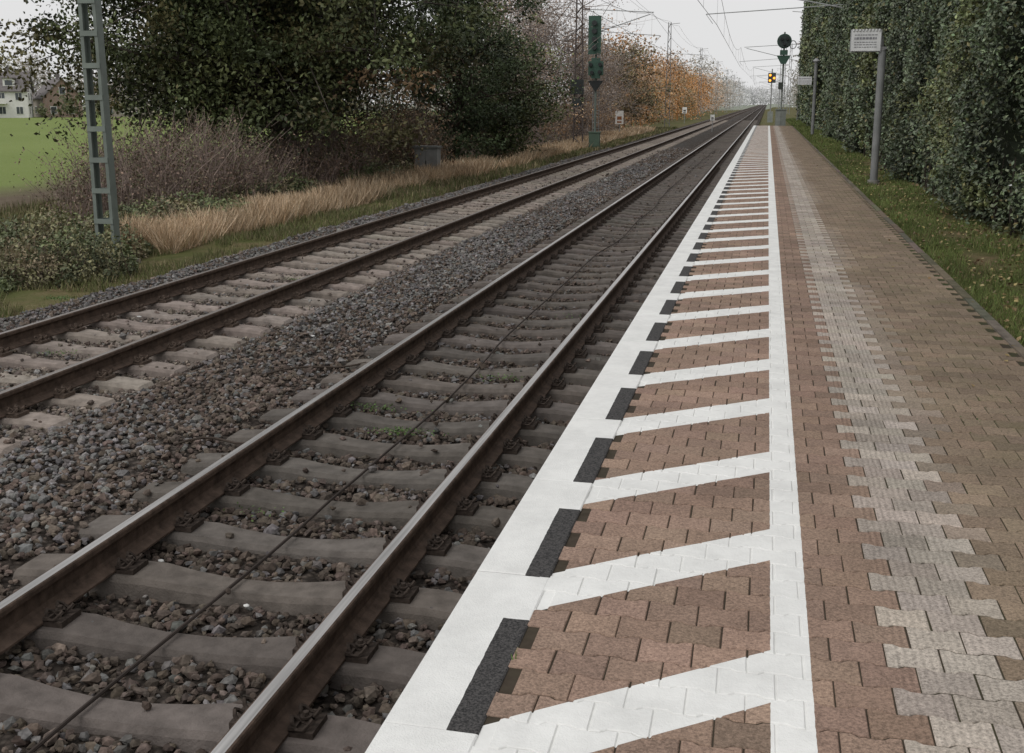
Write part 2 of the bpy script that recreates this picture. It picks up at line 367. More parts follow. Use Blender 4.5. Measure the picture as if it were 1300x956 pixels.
def ring(ins,z): 
    o=ol.copy(); o[:,0]-=np.sign(o[:,0])*ins*np.where(np.abs(o[:,0])>.9*hx,1,.0); o[:,1]-=np.sign(o[:,1])*ins
    return np.column_stack([o,np.full(12,z)])
PV=np.concatenate([ring(.0024,-.03),ring(.0024,-.0035),ring(.0052,0)])
PF=[]
for l in (0,1):
    for i in range(12): j=(i+1)%12; PF.append((l*12+i,l*12+j,(l+1)*12+j,(l+1)*12+i))
PF+=[tuple(24+np.array(t)) for t in ((0,1,2,11),(11,2,3,10),(10,3,4,9),(9,4,5,8),(8,5,6,7))]
PF=np.array(PF)
RP=2*hy; CP=2*hx
rows=np.arange(int(Y0P/RP)+1,int(Y1P/RP)-0); P=[]
for r_ in rows:
    xs=np.arange(-.645,1.73,CP)+(hx if r_%2 else 0); xs=xs[xs<1.73]
    P.append(np.stack([xs,np.full(len(xs),r_*RP),np.full(len(xs),PZ)],1))
P=np.concatenate(P); n=len(P)
red=np.array([.305,.213,.163]); tan=np.array([.250,.190,.138]); light=np.array([.43,.375,.325])
xx=P[:,0:1]; c=np.where(xx<.44,red,np.where(xx<.78,light,tan))
c=np.where((xx>.2)&(xx<.44),red*.92,c)
lightish=((xx>.78)&(xx<1.0)&(vn(P[:,0]*3,P[:,1]*.8,9)[:,None]>.45)); c=np.where(lightish,c*.7+light*.3,c)
c=np.where((xx>.44)&(xx<.78)&(rng.random((n,1))<.2),c*.87,c)
c=c*rng.lognormal(0,.10,(n,1))*(1+rng.uniform(-.02,.02,(n,3)))
q=Mesh(); VV=np.broadcast_to(PV[None],(n,)+PV.shape).copy()
tx=rng.normal(0,.007,(n,1)); ty=rng.normal(0,.007,(n,1)); VV[:,:,2]+=VV[:,:,0]*tx+VV[:,:,1]*ty
ang=rng.normal(0,.006,(n,1)); vx=VV[:,:,0]-VV[:,:,1]*ang; vy=VV[:,:,1]+VV[:,:,0]*ang; VV[:,:,0]=vx; VV[:,:,1]=vy
VV+=P[:,None]+np.stack([rng.normal(0,.0007,n),rng.normal(0,.0007,n),rng.normal(0,.0005,n)],1)[:,None]
VV[:,:,2]+=((vn(P[:,0]*1.2,P[:,1]*.6,12)-.5)*.003)[:,None]
VV[:,:,0]=np.clip(VV[:,:,0],-.72,1.76)
q.add(VV.reshape(-1,3),(PF[None]+(np.arange(n)*36)[:,None,None]).reshape(-1,4),np.repeat(np.clip(c,0,.6),len(PF),0)); q.obj('paving_stones',[pm.m],pl)
q=Mesh()
for k in range(-8,79):
    y0=3.60+1.02*k+.002; y1=y0+1.016; zt=PZ+.004+rng.normal(0,.0006)
    pr=[(-.955,PZ-.16),(-.959,PZ-.012),(-.950,zt),(-.688,zt),(-.683,zt-.004),(-.683,PZ-.16)]
    V=[(x,y,z) for y in (y0,y0+.003,y1-.003,y1) for x,z in [(a,b2 if (y in(y0+.003,y1-.003)) else min(b2,zt-.003)) for a,b2 in pr]]
    F=[(i*6+j,i*6+j+1,(i+1)*6+j+1,(i+1)*6+j) for i in range(3) for j in range(5)]+[(0,1,4,5),(1,2,3,4),(18,23,22,19),(19,22,21,20)]
    q.add(V,F)
q.obj('edge_slabs',[sm.m],pl)
q=Mesh()
for k in range(90):
    y0=Y0P+k; q.box((1.775,y0+.5,PZ-.10+rng.normal(0,.003)),(.07,.992,.23),cvar(1,(.15,.13,.10),.2)[0])
q.obj('rear_kerb',[m_conc],pl)
q=Mesh(); n=5; v,f=blades(rng.normal(-.675,.004,n),rng.normal(3.02,.01,n),np.full(n,PZ),rng.uniform(.015,.035,n),.005,.6); q.add(v,f,cvar(n,(.12,.22,.05)));
n=2500; X_=rng.uniform(.95,1.74,n); Y_=rng.uniform(2,30,n); k_=vn(X_*2,Y_*1.1,3)>.55; X_,Y_=X_[k_],Y_[k_]; X_=-.645+np.round((X_+.645)/hx)*hx+rng.normal(0,.004,len(X_)); n=len(X_)
v,f=leaves(np.stack([X_,Y_,np.full(n,PZ+.001)],1),.013,(0,0,2.5)); q.add(v,f,cvar(n,(.07,.10,.03),.3)); q.obj('joint_moss',[m_leaf])

# ------------------------------------------------------------------ right verge
q=Mesh()
def grasspatch(q,x0,x1,y0,y1,n,h0,h1,w_,cols,mask=None,lean=.5,zoff=-.02):
    x=rng.uniform(x0,x1,n); y=y0+(y1-y0)*rng.random(n)**1.4
    if mask is not None: k=mask(x,y); x,y=x[k],y[k]
    n=len(x); z=gh(x,y)+zoff; hh=rng.uniform(h0,h1,n)*(.6+.8*fb(x*1.5,y*1.5,6))
    ww=w_*(1+np.clip(y-15,0,100)/25.)
    v,f=blades(x,y,z,hh,ww,lean); ci=rng.integers(0,len(cols),n); c=np.array(cols)[ci]*rng.lognormal(0,.25,(n,1))*(.6+.8*fb(x*.9,y*.9,7))[:,None]
    q.add(v,f,np.clip(c,0,1))
GR=[(.13,.18,.055),(.15,.19,.06),(.11,.15,.045),(.18,.18,.075)]
grasspatch(q,1.83,3.1,5,45,70000,.04,.10,.008,GR,lambda x,y:(fb(x*1.3,y*.9,21)>.40)|(x<2.3),.8)
grasspatch(q,1.81,3.4,45,120,16000,.06,.14,.013,GR)
grasspatch(q,1.74,1.86,2,50,4000,.02,.07,.006,GR,None,.9)
q.obj('verge_grass',[m_grass])
q=Mesh(); n=4200; x=1.8+1.3*rng.random(n)**.7; y=5+50*rng.random(n)**1.5
v,f=leaves(np.stack([x,y,gh(x,y)+rng.uniform(.01,.07,n)],1),rng.uniform(.03,.06,n),(0,0,1.8),.7)
cols=np.array([(.33,.26,.11),(.26,.18,.09),(.18,.12,.07),(.38,.31,.15),(.14,.10,.06),(.18,.12,.07)])[rng.integers(0,6,n)]*rng.lognormal(0,.2,(n,1)); q.add(v,f,np.clip(cols,0,1))
n=90; x=1.05+.75*rng.random(n)**.5; y=4+50*rng.random(n)**1.3; v,f=leaves(np.stack([x,y,np.full(n,PZ+.010)],1),.04,(0,0,3),.7); q.add(v,f,cvar(n,(.22,.16,.07),.4))
q.obj('fallen_leaves',[m_leaf])

# ------------------------------------------------------------------ hedge
def hface(y,z):
    return 3.05-(fb(y*.30,z*.30,31)-.5)*1.3-(fb(y*.95+2,z*.9,32)-.5)*.75+np.clip(.35-(z-.5),0,.35)*.3
HT=lambda y: 6.3+np.clip(y-30,0,60)*.07+2.6*(fb(y*.22,y*0,33)-.5)
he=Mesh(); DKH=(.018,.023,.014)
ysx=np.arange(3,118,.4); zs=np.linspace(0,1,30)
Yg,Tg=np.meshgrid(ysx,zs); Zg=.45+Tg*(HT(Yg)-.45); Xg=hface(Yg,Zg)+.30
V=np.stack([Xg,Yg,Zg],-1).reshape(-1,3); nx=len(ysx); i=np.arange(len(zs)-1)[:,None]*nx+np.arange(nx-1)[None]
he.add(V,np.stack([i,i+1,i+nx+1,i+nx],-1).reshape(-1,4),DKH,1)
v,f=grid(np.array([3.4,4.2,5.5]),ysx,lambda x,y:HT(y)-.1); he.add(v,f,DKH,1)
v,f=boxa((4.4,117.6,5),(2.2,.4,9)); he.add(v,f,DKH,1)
def hleaves(y0,y1,dens,size,zmax,depth=.34):
    area=(y1-y0)*(zmax-.45); n=int(area*dens); y=rng.uniform(y0,y1,n); z=rng.uniform(.47,zmax,n)
    k=z<HT(y)+.3; y,z=y[k],z[k]; n=len(y)
    gap=fb(y*1.7,z*1.8,41); k=rng.random(n)<np.clip((gap-.28)*4.4,.04,1)*np.clip((z-.4)*1.5+.35,0,1); y,z,gap=y[k],z[k],gap[k]; n=len(y)
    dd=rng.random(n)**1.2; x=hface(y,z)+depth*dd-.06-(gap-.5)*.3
    tw=(rng.random(n)<.08); x=np.where(tw,x-rng.uniform(0,.28,n),x)
    v,f=leaves(np.stack([x,y,z],1),size*rng.uniform(.6,1.4,n),(-.5,-.25,.6))
    cl=fb(y*.9,z*.9,42); cl2=fb(y*.22,z*.25,43)
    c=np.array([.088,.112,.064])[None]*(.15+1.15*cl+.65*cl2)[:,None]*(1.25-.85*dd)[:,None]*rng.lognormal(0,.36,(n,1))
    c=np.where((fb(y*.35,z*.5,47)>.6)[:,None],c*np.array([1.25,1.12,.85]),c)
    r_=rng.random((n,1)); c=np.where(r_<.03,np.array([.20,.18,.075]),c); c=np.where(r_>.92,c*np.array([1.5,1.5,1.6]),c)
    he.add(v,f,np.clip(c*(1+rng.uniform(-.08,.08,(n,3))),0,.5),0)
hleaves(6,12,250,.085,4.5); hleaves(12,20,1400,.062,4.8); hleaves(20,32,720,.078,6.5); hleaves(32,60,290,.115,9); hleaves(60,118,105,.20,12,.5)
for k in range(120):
    y=rng.uniform(8,50); x=3.25+rng.uniform(-.1,.2); he.tube([(x,y,.4),(x+rng.normal(0,.05),y+rng.normal(0,.1),.9),(x+rng.normal(0,.1),y+rng.normal(0,.2),1.5)],[.025,.018,.008],5,(.05,.042,.034),1)
he.obj('tall_hedge',[m_hleaf,m_rough])

# ------------------------------------------------------------------ trees
def tree(name,base,H,cc,cr,limbs,tr,nleaf,ls,cols,clr=.75,sub=4,twigs=0,barkc=(.07,.055,.045),low=.25,leafbias=(0,0,.4),colf=None,shell=.45,twr=.012):
    q=Mesh(); base=np.array(base,float); cc=base+np.array(cc,float); cr=np.array(cr,float)
    n=9; t=np.linspace(0,1,n); top=np.array([base[0]*.6+cc[0]*.4,cc[1],cc[2]+cr[2]*.7]); tp=base[None]+(top-base)[None]*t[:,None]
    tp[1:,:2]+=np.cumsum(rng.normal(0,.08*H/10,(n-1,2)),0); rr=tr*(1-t*.85); rr[0]*=1.35
    q.tube(tp,rr,8,barkc,1); clumps=[]
    for i in range(limbs):
        dv=nrm(rng.normal(size=3)); rad=rng.uniform(shell,1)**.5
        tg=cc+dv*cr*rad
        tg[2]=max(tg[2],base[2]+.5)
        s=np.clip((tg[2]-base[2])/(top[2]-base[2])*rng.uniform(.35,.85),low,.9); a=np.array([np.interp(s,t,tp[:,k]) for k in range(3)])
        mid=a*.5+tg*.5+np.array([*rng.normal(0,.25,2),rng.uniform(0,.12)*H*.3])
        tt=np.linspace(0,1,6)[:,None]; path=(1-tt)**2*a+2*tt*(1-tt)*mid+tt**2*tg+rng.normal(0,.04,(6,3))
        r0=tr*.38*(1-s*.5); q.tube(path,np.linspace(r0,max(r0*.15,.012),6),5,barkc,1); clumps.append(tg)
        for j in range(sub):
            p0=path[rng.integers(2,6)]; e=p0+rng.normal(size=3)*clr*1.35*np.array([1,1,.7]); q.tube([p0,(p0+e)/2+rng.normal(0,.08,3),e],[.03,.02,.008],4,barkc,1); clumps.append(e)
            for k in range(twigs):
                e2=e+rng.normal(size=3)*clr*.8+np.array([0,0,.35*clr]); p1=(p0+e)/2 if k%2 else e
                q.tube([p1,(p1+e2)/2+rng.normal(0,.05,3),e2],[twr,twr*.7,twr*.4],3,np.array(barkc)*1.15,1)
    cp=np.array(clumps); nc=len(cp)
    if nleaf:
        cb=rng.lognormal(0,.3,nc); cw=rng.lognormal(0,.4,nc); cw/=cw.sum(); ci=rng.choice(nc,nleaf,p=cw)
        an=rng.uniform(.5,1.3,(nc,3))
        off=rng.normal(size=(nleaf,3))*clr*.52*np.array([1,1,.62])*an[ci]
        P=cp[ci]+off; P[:,2]=np.maximum(P[:,2],base[2]+.25)
        v,f=leaves(P,ls*rng.uniform(.6,1.35,nleaf),leafbias)
        cid=rng.choice(len(cols),nc); c=np.array(cols)[cid][ci]
        if colf is not None: c=colf(P,c,ci,nc)
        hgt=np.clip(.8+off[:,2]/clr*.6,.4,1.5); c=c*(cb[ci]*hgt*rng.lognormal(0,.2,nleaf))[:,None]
        q.add(v,f,np.clip(c,0,.7),0)
    q.obj(name,[m_leaf,m_bark])
OAK=[(.102,.125,.052),(.088,.113,.048),(.122,.138,.058),(.14,.128,.058),(.094,.115,.05)]
def oakcol(P,c,ci,nc):
    k=(rng.random(nc)<.6)[ci]&(P[:,0]>-12.4)&(P[:,2]<3.2); c=c.copy(); c[k]=np.array([.20,.13,.07]); return c
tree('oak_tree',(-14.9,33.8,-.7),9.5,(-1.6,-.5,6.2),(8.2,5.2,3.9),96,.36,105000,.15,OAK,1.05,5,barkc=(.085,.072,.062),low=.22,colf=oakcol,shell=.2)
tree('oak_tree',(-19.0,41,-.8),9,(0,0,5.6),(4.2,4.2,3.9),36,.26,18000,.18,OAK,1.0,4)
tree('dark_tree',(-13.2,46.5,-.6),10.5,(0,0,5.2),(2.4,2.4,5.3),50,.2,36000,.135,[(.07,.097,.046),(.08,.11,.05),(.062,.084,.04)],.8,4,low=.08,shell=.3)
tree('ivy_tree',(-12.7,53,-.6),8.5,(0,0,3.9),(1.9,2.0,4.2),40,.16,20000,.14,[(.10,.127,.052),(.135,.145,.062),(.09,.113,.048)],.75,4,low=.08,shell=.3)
BARE=(.25,.21,.19)
BL=[(.38,.28,.21),(.38,.31,.26),(.35,.26,.20),(.34,.30,.27),(.40,.26,.15)]
for x,y,H in ((-14.3,60,10.5),(-13.6,67,12),(-16.5,77,13.5),(-13.4,80,12),(-17.5,70,13),(-13.6,92,9.5),(-15.8,104,9)):
    tree('bare_birch_tree',(x,y,-.6),H,(0,0,H*.50),(2.8,3.0,H*.47),34,.11,8500,.105,BL,1.0,4,4,BARE,.10,shell=.2,twr=.013)
tree('autumn_tree',(-14.6,112,-.6),9,(0,0,4.6),(3.2,3.6,3.8),34,.16,8000,.22,[(.22,.20,.10),(.30,.21,.11),(.19,.18,.10)],1.0,4)
tree('russet_tree',(-16.3,40.5,-.7),6,(0,0,3.2),(2.4,2.4,2.8),34,.12,7000,.13,[(.21,.14,.08),(.17,.13,.075),(.23,.17,.09)],.7,4,4,(.12,.095,.08))

def thicket(name,cx,cy,rx,ry,H,n,bc,lc,nl,ls=.07):
    qq=Mesh()
    a=rng.uniform(0,2*np.pi,n); r=np.sqrt(rng.random(n)); X0=cx+rx*r*np.cos(a); Y0=cy+ry*r*np.sin(a)
    tips=[]
    for i in range(n):
        h=H*rng.uniform(.5,1.08)*(1-.45*r[i]**2); b0=np.array([X0[i],Y0[i],gh(X0[i],Y0[i])-.05]); l=rng.normal(0,.28,2)*h
        m_=b0+np.array([l[0]*.35,l[1]*.35,h*.55]); e=b0+np.array([l[0],l[1],h]); cc=np.array(bc)*rng.lognormal(0,.2)
        qq.tube([b0,m_,e],[.016,.010,.004],3,cc,1)
        for k in range(4):
            s=rng.uniform(.3,.9); p0=b0+(e-b0)*s; e2=p0+np.array([*rng.normal(0,.28,2),rng.uniform(.1,.55)])*H*.35; qq.tube([p0,e2],[.007,.003],3,cc*1.1,1); tips.append(e2)
    tp=np.array(tips)
    ci=rng.integers(0,len(tp),nl); P=tp[ci]+rng.normal(0,.14,(nl,3)); P[:,2]-=rng.random(nl)*.4
    v,f=leaves(P,ls*rng.uniform(.6,1.3,nl)); li=rng.integers(0,len(lc),len(tp))[ci]; qq.add(v,f,np.clip(np.array(lc)[li]*rng.lognormal(0,.3,(nl,1)),0,.6),0)
    qq.obj(name,[m_leaf,m_bark])
PUR=(.20,.155,.135)
thicket('bare_thicket',-15.2,26.5,2.0,4.2,2.8,600,PUR,[(.19,.13,.10),(.20,.15,.105),(.13,.13,.07)],16000)
thicket('bare_thicket',-14.6,34,1.8,4.5,2.4,360,PUR,[(.19,.12,.09),(.21,.16,.10)],9000)
thicket('russet_thicket',-13.6,40.5,1.2,3.5,3.1,400,(.15,.12,.10),[(.22,.14,.08),(.18,.13,.085)],10000,.09)
thicket('bare_thicket',-15,58,1.8,12,3.4,650,(.22,.18,.16),[(.30,.20,.14),(.24,.18,.13)],12000,.10)
thicket('bare_thicket',-14.8,88,2.0,20,3.8,700,(.24,.20,.18),[(.36,.22,.12),(.28,.21,.15)],14000,.14)
def bush(name,x,y,rx,ry,h,n,ls,cols):
    q=Mesh(); a=rng.uniform(0,2*np.pi,n); r=rng.random(n)**.5; z=rng.random(n)
    X0=x+rx*r*np.cos(a); Y0=y+ry*r*np.sin(a); zz=z*h*np.sqrt(np.clip(1-r**2,0.05,1))*(.4+1.1*fb(X0*1.5,Y0*1.5,50))
    P=np.stack([X0,Y0,gh(X0,Y0)+zz],1); v,f=leaves(P,ls*rng.uniform(.6,1.4,n),(0,0,.7)); ci=(np.clip(fb(X0*1.1,Y0*1.1,51)*1.6-.3,0,.99)*len(cols)).astype(int)
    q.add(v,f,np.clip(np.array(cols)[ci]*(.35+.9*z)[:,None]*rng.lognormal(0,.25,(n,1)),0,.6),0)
    for i in range(60): 
        b0=np.array([x+rng.normal(0,rx*.35),y+rng.normal(0,ry*.35),-.7]); q.tube([b0,b0+np.array([rng.normal(0,.2),rng.normal(0,.2),h*.9])],[.012,.004],3,(.13,.10,.08),1)
    q.obj(name,[m_leaf,m_bark])
UG=[(.105,.135,.06),(.135,.16,.07),(.10,.115,.06),(.18,.17,.09),(.21,.17,.11)]
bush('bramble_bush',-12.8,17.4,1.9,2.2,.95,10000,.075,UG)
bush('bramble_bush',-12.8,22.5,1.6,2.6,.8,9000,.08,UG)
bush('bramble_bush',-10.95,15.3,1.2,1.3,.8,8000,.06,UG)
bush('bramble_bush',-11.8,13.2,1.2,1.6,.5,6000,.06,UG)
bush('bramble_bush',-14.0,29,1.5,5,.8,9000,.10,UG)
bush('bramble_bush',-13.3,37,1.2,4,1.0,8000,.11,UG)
q=Mesh()
G2=[(.12,.14,.05),(.15,.16,.068),(.19,.17,.09),(.10,.115,.045),(.21,.175,.105)]
grasspatch(q,-13.5,-9.1,8,30,56000,.05,.17,.013,G2,lambda x,y:fb(x*.9,y*.7,61)>.36,.7,-.01)
grasspatch(q,-13.5,-9.2,30,120,40000,.10,.28,.022,G2+[(.30,.24,.15)],None,.7,-.01)
grasspatch(q,-21,-13,10,45,28000,.1,.35,.017,G2+[(.20,.16,.10)])
q.obj('trackside_grass',[m_grass])
q=Mesh()
DG=[(.54,.41,.28),(.48,.36,.24),(.58,.46,.33),(.40,.28,.17)]
grasspatch(q,-12.7,-10.7,18.5,38,28000,.22,.58,.012,DG,lambda x,y:(fb(x*.6,y*.35,71)>.42),.9)
grasspatch(q,-12.6,-10.2,38,105,36000,.3,.6,.017,DG,lambda x,y:(fb(x*.6,y*.25,72)>.42),.9)
grasspatch(q,-13.5,-11.6,11,17,8000,.25,.55,.011,[(.34,.27,.16),(.24,.21,.11)],None,.9)
q.obj('dry_grass',[m_grass])

# ------------------------------------------------------------------ distant tree rows
def row(q,xs,ys,hs,cols,ls,nl):
    for x,y,h in zip(xs,ys,hs):
        r=h*rng.uniform(.28,.42); c=np.array(cols[rng.integers(len(cols))]); nc=16
        cp=np.stack([x+rng.normal(0,r*.5,nc),y+rng.normal(0,r*.5,nc),-.6+h*rng.uniform(.12,.95,nc)],1); ci=rng.integers(0,nc,nl)
        P=cp[ci]+rng.normal(size=(nl,3))*r*.24; v,f=leaves(P,ls*rng.uniform(.6,1.3,nl))
        q.add(v,f,np.clip(c*(rng.lognormal(0,.17,nc)[ci]*rng.lognormal(0,.12,nl))[:,None],0,.8),0)
        q.tube([(x,y,-1),(x,y,h*.7)],[h*.016,h*.006],4,tuple(c*.75),1)
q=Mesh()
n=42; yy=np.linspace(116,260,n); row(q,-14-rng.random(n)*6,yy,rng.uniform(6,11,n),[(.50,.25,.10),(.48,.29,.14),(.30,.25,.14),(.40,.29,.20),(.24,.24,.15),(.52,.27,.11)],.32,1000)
n=36; yy=np.linspace(250,520,n); row(q,-16-rng.random(n)*10,yy,rng.uniform(8,14,n),[(.54,.43,.34),(.50,.44,.38),(.46,.44,.40),(.56,.42,.31)],.6,550)  # farther rows: mist painted into the leaf colours, paler with distance
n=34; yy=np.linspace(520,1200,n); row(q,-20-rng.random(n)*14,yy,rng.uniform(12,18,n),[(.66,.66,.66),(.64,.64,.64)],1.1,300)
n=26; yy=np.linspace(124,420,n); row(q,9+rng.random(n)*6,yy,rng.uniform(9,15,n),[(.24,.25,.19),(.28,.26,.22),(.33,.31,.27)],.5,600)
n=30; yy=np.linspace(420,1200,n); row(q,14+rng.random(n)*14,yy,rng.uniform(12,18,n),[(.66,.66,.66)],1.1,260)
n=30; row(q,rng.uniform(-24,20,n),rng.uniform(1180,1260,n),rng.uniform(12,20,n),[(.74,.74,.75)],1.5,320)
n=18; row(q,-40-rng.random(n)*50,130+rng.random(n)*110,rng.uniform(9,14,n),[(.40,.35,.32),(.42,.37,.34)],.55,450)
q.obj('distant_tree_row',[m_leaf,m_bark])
q=Mesh()
n=44; a=np.linspace(R(14),R(52),n); rr=rng.uniform(270,330,n); row(q,-np.sin(a)*rr,np.cos(a)*rr,rng.uniform(8,15,n),[(.42,.38,.35),(.38,.37,.33),(.45,.39,.34),(.36,.35,.32)],.7,650)  # pale leaf colours carry painted distance haze
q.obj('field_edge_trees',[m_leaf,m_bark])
q=Mesh()
for x,y,h in ((-150,194,2.2),(-143,199,2.6),(-139,203,3.6),(-134,205,4),(-156,192,1.8),(-129,207,4.5),(-135,211,7)): row(q,[x],[y],[h],[(.17,.18,.10),(.28,.20,.12)],.35,900)
q.obj('garden_hedge',[m_leaf,m_bark])
for x,y,h in ((-164,226,15),(-150,234,12)):
    tree('bare_tree',(x,y,-.9),h,(0,0,h*.55),(4,4,h*.42),26,.22,1200,.3,[(.40,.34,.29)],1.4,4,5,(.28,.25,.24),.2,twr=.04)

# ------------------------------------------------------------------ houses
mw=simple('white_render',(.74,.73,.71),.9,.06,2); mr_=simple('dark_roof_tiles',(.16,.145,.145),.85,.2,3)
mb=NT('brick_wall',.9,.15); br=mb.t.nodes.new('ShaderNodeTexBrick'); br.inputs['Scale'].default_value=2.; mb.L(mb.tc,br.inputs['Vector'])
br.inputs['Color1'].default_value=(.27,.14,.11,1); br.inputs['Color2'].default_value=(.32,.165,.13,1); br.inputs['Mortar'].default_value=(.33,.29,.26,1); mb.col(br.outputs['Color'])
mg=NT('window_glass',.1,.6).col((.06,.07,.08)).m; mf=simple('window_frame',(.75,.75,.73),.5,.03)
def house(name,loc,rz,w_,d_,h,rh,wall,dormer=True):
    e=empty(name); e.location=loc; e.rotation_euler=(0,0,rz)
    q=Mesh(); q.box((0,0,h/2),(w_,d_,h))
    for s in (-1,1):
        V=[(s*w_/2,-d_/2,h),(s*w_/2,d_/2,h),(s*w_/2,.02,h+rh),(s*w_/2,-.02,h+rh)]; q.add(V,[(0,1,2,3)])
    q.obj('walls',[wall],e)
    q=Mesh(); o_=.5; k=rh/(d_/2)
    for s in (-1,1):
        a=np.array([(-w_/2-o_,s*(d_/2+o_),h-k*o_),(w_/2+o_,s*(d_/2+o_),h-k*o_),(w_/2+o_,0,h+rh),(-w_/2-o_,0,h+rh)]); b2=a+np.array([0,0,.22]);
        q.add(np.concatenate([a,b2]),[(0,1,2,3),(4,5,6,7),(0,1,5,4),(1,2,6,5),(3,0,4,7)])
    q.box((w_*.2,0,h+rh+.3),(.7,.7,1.6)); q.obj('roof',[mr_],e)
    qg=Mesh();qf=Mesh()
    def win(x,z,ww,wh,side='f'):
        if side=='f': qf.box((x,-d_/2-.03,z),(ww+.24,.08,wh+.24)); qg.box((x,-d_/2-.08,z),(ww,.05,wh)); qf.box((x,-d_/2-.115,z),(.07,.03,wh))
        else:
            sx=side*(w_/2); qf.box((sx+side*.03,x,z),(.08,ww+.24,wh+.24)); qg.box((sx+side*.08,x,z),(.05,ww,wh))
    nf=max(1,int(h//2.7)); nx_=max(2,int(w_//3))
    for fl in range(nf):
        for i in range(nx_): win(-w_/2+w_*(i+.5)/nx_,1.5+fl*2.8,1.2,1.4)
        for y in (-d_*.25,d_*.2):
            for s in (-1,1): win(y,1.5+fl*2.8,1.1,1.4,s)
    for s in (-1,1): win(0,h+rh*.35,1.1,1.3,s)
    if dormer:
        q=Mesh()
        for x in (-w_*.24,w_*.24):
            q.box((x,-d_*.27,h+rh*.40),(2.2,d_*.3,1.7)); qf.box((x,-d_*.42-.02,h+rh*.40),(1.7,.06,1.3)); qg.box((x,-d_*.42-.07,h+rh*.40),(1.4,.05,1.0))
        q.obj('dormers',[wall],e)
        q=Mesh(); 
        for x in (-w_*.24,w_*.24): q.box((x,-d_*.28,h+rh*.40+.95),(2.6,d_*.36,.18))
        q.obj('dormer_roofs',[mr_],e)
        q=Mesh(); q.box((-w_*.1,-d_/2-.8,2.9),(w_*.6,1.5,.18)); q.box((-w_*.1,-d_/2-1.5,3.45),(w_*.6,.06,.9)); q.obj('balcony',[mw],e)
    qg.obj('windows',[mg],e); qf.obj('window_frames',[mf],e)
house('white_house',(-156.2,203,-.9),R(30),13,9,5.6,3.6,mw)
house('brick_house',(-149.5,214,-.9),R(-40),8,8,4.2,3.8,mb.m,False)
house('brick_house',(-141,226,-.9),R(30),9,8,3.0,3.0,mb.m,False)

# ------------------------------------------------------------------ masts & overhead line
GRN=(.16,.185,.165)
def frame_mast(name,x,y,H,zb,w0,w1,c,step=.55,diag=False,arm=0,box=False):
    q=Mesh(); 
    for s in (-1,1):
        n=8; zz=np.linspace(zb-.4,H,n)
        for k in range(n-1):
            wa=np.interp(zz[k],[zb,H],[w0,w1]);wb=np.interp(zz[k+1],[zb,H],[w0,w1])
            for (ox,dx_,dy_) in ((0,.016,.16),(-s*.03,.06,.016),):
                for oy in ((0,) if ox==0 else (-.08,.08)):
                    a,fa=boxa((0,0,0),(dx_,dy_,1)); bot=a[:,2]<0
                    a[:,0]+=np.where(bot,s*wa/2,s*wb/2)+ox; a[:,1]+=oy; a[:,2]=np.where(bot,zz[k],zz[k+1]); a[:,0]+=x; a[:,1]+=y
                    q.add(a,fa,c)
    z=zb+.3; i=0
    while z<H-.1:
        wz=np.interp(z,[zb,H],[w0,w1])
        for oy in (-.095,.095):
            if diag:
                z2=min(z+step,H); s=1 if i%2 else -1
                q.tube([(x-s*wz/2,y+oy,z),(x+s*wz/2,y+oy,z2)],.022,4,c)
            else: q.box((x,y+oy,z),(wz,.012,.085),np.array(c)*1.15)
        z+=step; i+=1
    q.box((x,y,zb-.12),(w0+.4,.7,.5),(.2,.18,.15))
    if arm:
        tx=x+arm; s=np.sign(arm); a0=x+s*w1/2
        q.tube([(a0,y,5.9),(tx-s*.3,y,7.15)],.03,6,(.35,.36,.36)); q.tube([(a0,y,7.5),(tx-s*.1,y,7.25)],.028,6,(.35,.36,.36))
        q.tube([(a0+s*.9,y,6.25),(tx+s*.3,y,5.95)],.022,6,(.35,.36,.36)); q.tube([(tx+s*.3,y,5.95),(tx,y,5.55)],.012,5,(.35,.36,.36))
        for zz_ in (5.9,7.5):
            for k in range(6): q.cyl((a0+s*(.12+.06*k),y,zz_+(.02*k if zz_<6 else 0)),(a0+s*(.15+.06*k),y,zz_+(.02*k if zz_<6 else 0)),.07,8,(.16,.08,.05))
        q.tube([(x,y,H-.2),(x+s*1.1,y,H-.1)],.03,5,(.3,.3,.3))
    if box: q.box((x-.05,y-.25,3.1),(.75,.35,.85),(.03,.035,.035)); q.box((x-.05,y-.25,2.2),(.5,.3,.5),(.04,.045,.045))
    q.obj(name,[m_paintgen])
frame_mast('catenary_mast',-11.05,16.9,10.5,-.6,.37,.23,GRN,.52,arm=4.5)
DK=(.11,.088,.08)
frame_mast('catenary_mast',-10.9,65.3,10.5,-.6,.62,.32,DK,.5,True,4.4,True)
LY=[16.9,65.3]
for k_,y in enumerate((125.5,185,245,305,365,425,485)): frame_mast('catenary_mast',-10.9,y,10.8,-.6,.6,.32,tuple(np.array((.18,.18,.18))+.06*k_),.8,True,4.4); LY.append(y)  # each farther mast painted paler to imitate haze
RY=[-5,50]
frame_mast('catenary_mast',4.1,50,9.5,.4,.4,.3,GRN,.55,False,-6.6)
for k_,y in enumerate((108,168,228,288,348,408,468)): frame_mast('catenary_mast',2.9,y,10.5,0,.45,.3,tuple(np.array((.2,.2,.2))+.06*k_),.8,True,-5.4); RY.append(y)  # haze put into the mast colour, lighter per step away
q=Mesh()
